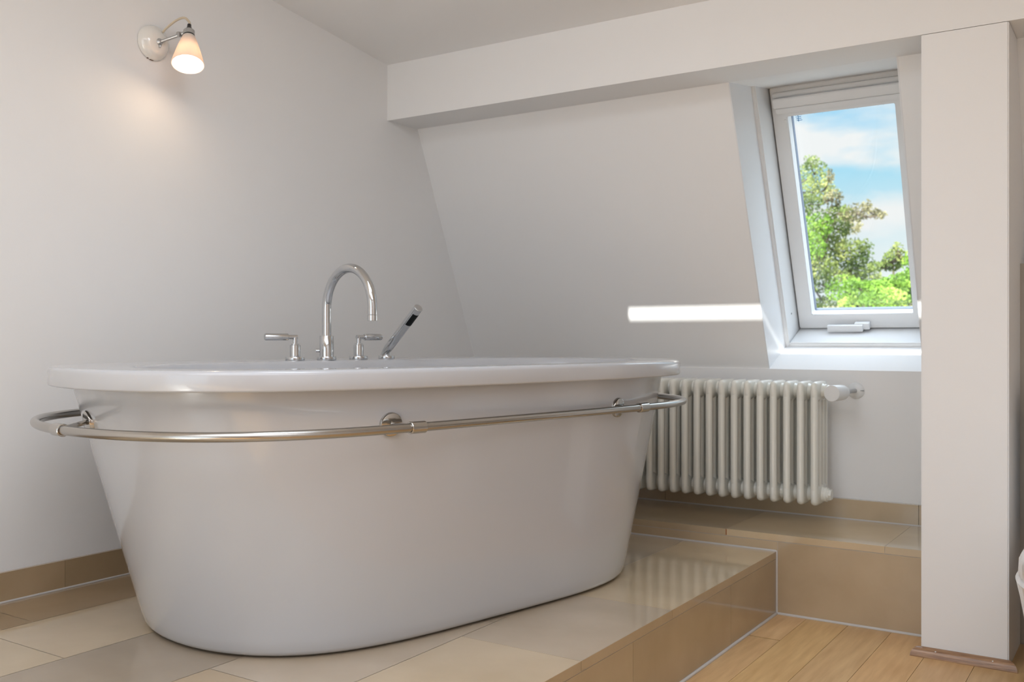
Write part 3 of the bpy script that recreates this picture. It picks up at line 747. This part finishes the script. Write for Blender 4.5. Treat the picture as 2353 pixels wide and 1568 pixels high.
tube('joint_link', [jo, jo.lerp(CO, .5) + Vector((0, 0, .004)), CO + AX * .004], .0045, M_alu, lamp, 12)
lathe('clamp_ring', CO - AX * .008, AX, [(0, .0150), (.001, .0160), (.015, .0160), (.016, .0150)], M_alu, lamp, 32)
lathe('lamp_holder', CO - AX * .030, AX, [(0, .0055), (.010, .0062), (.018, .0105), (.023, .0135), (.040, .0140), (.040, 0)], M_black, lamp, 28, cap=False)
lathe('gasket', CO + AX * .008, AX, [(0, .0165), (.005, .0172)], M_black, lamp, 28)
prof = []
SH = [(0.0, .0160), (.006, .0185), (.020, .0238), (.040, .0300), (.060, .0356), (.076, .0400), (.092, .0440), (.099, .0452)]
outer = [(t_ + .010, r_) for t_, r_ in SH]
inner = [(t_ + .010, r_ - .0022) for t_, r_ in SH[::-1]]
lathe('lamp_shade', CO, AX, outer + [(.1098, .0442)] + inner, M_shade, lamp, 64, cap=False)['label'] = 'conical white bone china shade'
bm = bmesh.new(); bc = CO + AX * .068
bmesh.ops.create_uvsphere(bm, u_segments=24, v_segments=16, radius=.0205, matrix=Matrix.Translation(bc))
bm_obj('bulb', bm, M_bulb, lamp, True, 80)['label'] = 'glowing bulb'
lathe('bulb_neck', CO + AX * .012, AX, [(0, .0115), (.045, .0135)], M_alu, lamp, 20)
cp = [Vector((.030, .0135, .030)), Vector((.040, .017, .040)), Vector((.060, .028, .058)), Vector((.080, .036, .0680)), Vector((.096, .041, .0675)), CO - AX * .036 + Vector((0, 0, .002)), CO - AX * .027]
tube('cord', spline(cp, 8), .0034, M_cord, lamp, 10)
pl = bpy.data.lights.new('bulb_light', 'POINT'); pl.energy = 0.75; pl.color = (1.0, 0.72, 0.48); pl.shadow_soft_size = 0.02
plo = bpy.data.objects.new('bulb_light', pl); link(plo, lamp); plo.location = CO + AX * .094

# ------------------------------------------------------------------ toilet
wc = thing('toilet', 'white ceramic toilet with closed lid beside the pillar at the right edge', 'toilet', (2.378, 2.50, ZF))
def egg(a, bf, bb, z, n=56):
    r = []
    for k in range(n):
        th = 2 * PI * k / n; c, s = math.cos(th), math.sin(th)
        r.append(Vector((a * math.copysign(abs(c) ** .85, c), (bb * math.copysign(abs(s) ** .6, s)) if s > 0 else bf * s, z)))
    return r
bm = bmesh.new()
loft(bm, [egg(.105, .15, .42, 0), egg(.107, .155, .42, .02), egg(.150, .195, .43, .12), egg(.168, .222, .44, .20), egg(.183, .242, .45, .29), egg(.190, .250, .45, .322), egg(.192, .252, .45, .330), egg(.186, .246, .44, .336)])
bm_obj('bowl', bm, M_toil, wc, True, 50)
bm = bmesh.new()
loft(bm, [egg(.183, .243, .21, .336), egg(.187, .247, .215, .342), egg(.185, .245, .213, .372), egg(.178, .238, .206, .386), egg(.160, .22, .19, .392), egg(.05, .10, .08, .394)])
bm_obj('lid', bm, M_toil, wc, True, 50)
bm = bmesh.new(); add_box(bm, (-.185, .44, .30), (.185, .605, .70)); bmesh.ops.bevel(bm, geom=bm.edges[:], offset=.018, segments=3, affect='EDGES')
bm_obj('cistern', bm, M_toil, wc, True, 40)
bm = bmesh.new(); add_box(bm, (-.195, .43, .702), (.195, .608, .725)); bmesh.ops.bevel(bm, geom=bm.edges[:], offset=.008, segments=3, affect='EDGES')
bm_obj('cistern_lid', bm, M_toil, wc, True, 40)
lathe('flush_button', (0, .52, .724), (0, 0, 1), [(0, .022), (.004, .022), (.005, .019)], M_chrome, wc)

# ------------------------------------------------------------------ outside: ground and trees
bm = bmesh.new(); add_box(bm, (-40, 5, -7.2), (40, 70, -7.0))
struct(bm_obj('ground', bm, M_bounce_ground), 'pale gravel yard far below the roof window, unseen, kept pale to bounce light up', 'ground')
def at(u, v, d):
    f_ = 2242.0
    return Vector(cam.location) + (FW + RT * ((u - 1176.5) / f_) + Vector((0, 0, 1)) * ((HV - v) / f_)) * d
def tree(name, label, d, trunk_u, blobs, leaf, size, mats, seed, twigs=()):
    """blobs: (du, dv, radius in m, n leaves, material index) about a crown centre; the crown is a solid cloud of leaves in depth"""
    rn = random.Random(seed)
    base = at(trunk_u, HV, d); root = thing(name, label, 'tree', (base.x, base.y, -7.0), 0, 'trees outside the roof window')
    verts, faces, mi = [], [], []
    org = Vector((base.x, base.y, -7.0)); cents = []
    for (u, v, rx, rz, n, m) in blobs:
        c = at(u, v, d + rn.uniform(-.5, .5)); cents.append(c)
        for _ in range(n):
            # leaf on clumps inside the ellipsoid
            while True:
                q = Vector((rn.uniform(-1, 1), rn.uniform(-1, 1), rn.uniform(-1, 1)))
                if q.length <= 1: break
            p = c + RT * q.x * rx + FW * q.y * rx * 1.2 + Vector((0, 0, q.z * rz)) - org
            a = Vector((rn.gauss(0, 1), rn.gauss(0, 1), rn.gauss(0, 1))).normalized(); b_ = a.cross(Vector((rn.gauss(0, 1), rn.gauss(0, 1), rn.gauss(0, 1)))).normalized()
            s_ = leaf * rn.uniform(.6, 1.3); k = len(verts)
            verts += [p - a * s_, p + b_ * s_ * .55, p + a * s_, p - b_ * s_ * .55]; faces.append((k, k + 1, k + 2, k + 3)); mi.append(m)
    me = bpy.data.meshes.new('foliage'); me.from_pydata([tuple(v) for v in verts], [], faces); me.update()
    for m in mats: me.materials.append(m)
    me.polygons.foreach_set('material_index', mi)
    fo = bpy.data.objects.new('foliage', me); link(fo, root)
    cc = sum(cents, Vector()) / len(cents) - org
    bm = bmesh.new(); top = Vector((cc.x * .5, cc.y * .5, cc.z - .7))
    add_tube(bm, spline([(0, 0, 0), (.1, 0, cc.z * .4), (top.x * .6, top.y, cc.z * .8), top], 5), .1, 10, radii=[.12 - .1 * k / 15 for k in range(16)])
    bm_obj('trunk', bm, M_bark, root, True)
    for c in cents:
        q = c - org; done = cents[:cents.index(c)]
        cand = [d_ - org for d_ in done if (d_ - org).z < q.z + .15] + [top]
        s0 = min(cand, key=lambda p_: (p_ - q).length)
        tube('branch', spline([s0, s0.lerp(q, .5) + Vector((0, 0, -.05)), q], 4), .02, M_bark, root, 6, radii=[.022 - .016 * k / 8 for k in range(9)])
    return root
DT = 16.0
def bl(u, v, ru, rv, dens, m):
    k = DT / 2242.0
    return (u, v, ru * k * 1.08, rv * k * 1.12, int(dens * (1.0 if DT > 12 else 1.3)), m)
A = []
rn = random.Random(11)
core = [(1800, 430, 62, 50, 900, 0), (1872, 400, 32, 34, 420, 0), (1862, 372, 16, 18, 90, 0), (1890, 440, 34, 26, 480, 0), (1908, 405, 8, 16, 80, 2), (1915, 455, 22, 18, 200, 2),
        (1858, 470, 34, 22, 380, 0), (1925, 490, 30, 18, 300, 0), (1962, 490, 30, 20, 330, 2), (1992, 474, 12, 14, 80, 2), (2012, 492, 16, 12, 130, 2), (2028, 494, 8, 8, 40, 2),
        (1870, 520, 40, 32, 760, 1), (1915, 525, 40, 28, 620, 0), (1960, 520, 22, 18, 220, 2), (1850, 570, 44, 34, 800, 1), (1905, 570, 44, 30, 850, 0), (1955, 575, 34, 26, 460, 0), (1990, 572, 16, 22, 130, 0),
        (1880, 615, 40, 28, 600, 0), (1930, 625, 42, 28, 720, 0), (1975, 610, 34, 26, 500, 0), (1890, 655, 34, 20, 240, 0), (1990, 640, 34, 24, 480, 0), (1940, 665, 40, 30, 620, 1), (1990, 690, 50, 30, 760, 1), (1900, 705, 44, 26, 620, 0), (1830, 640, 50, 50, 900, 0)]
blobs = [bl(*c) for c in core]
tree('garden_tree', 'tall loose olive green tree at the left of the roof window', DT, 1800, blobs, .030, 1, [M_leafA, M_leafB, M_leafC], 3)
DT = 10.5
core = [(2010, 660, 34, 16, 420, 1), (2055, 655, 34, 22, 500, 1), (2052, 600, 24, 22, 260, 0), (2062, 578, 14, 18, 90, 0), (2090, 600, 18, 20, 160, 1), (2088, 640, 30, 18, 420, 1), (2105, 576, 10, 14, 60, 0), (2020, 612, 24, 12, 130, 0),
        (2030, 690, 50, 26, 900, 1), (2090, 680, 44, 26, 800, 1), (2150, 640, 50, 60, 1200, 1), (1960, 700, 30, 18, 300, 1), (2020, 725, 70, 22, 900, 2), (2100, 725, 70, 24, 900, 2), (1930, 725, 60, 20, 700, 2), (1960, 655, 22, 12, 130, 1)]
blobs = [bl(*c) for c in core]
tree('garden_tree', 'bright green bushy tree at the lower right of the roof window', DT, 2080, blobs, .022, 1, [M_leafA, M_leafB, M_leafC], 4)
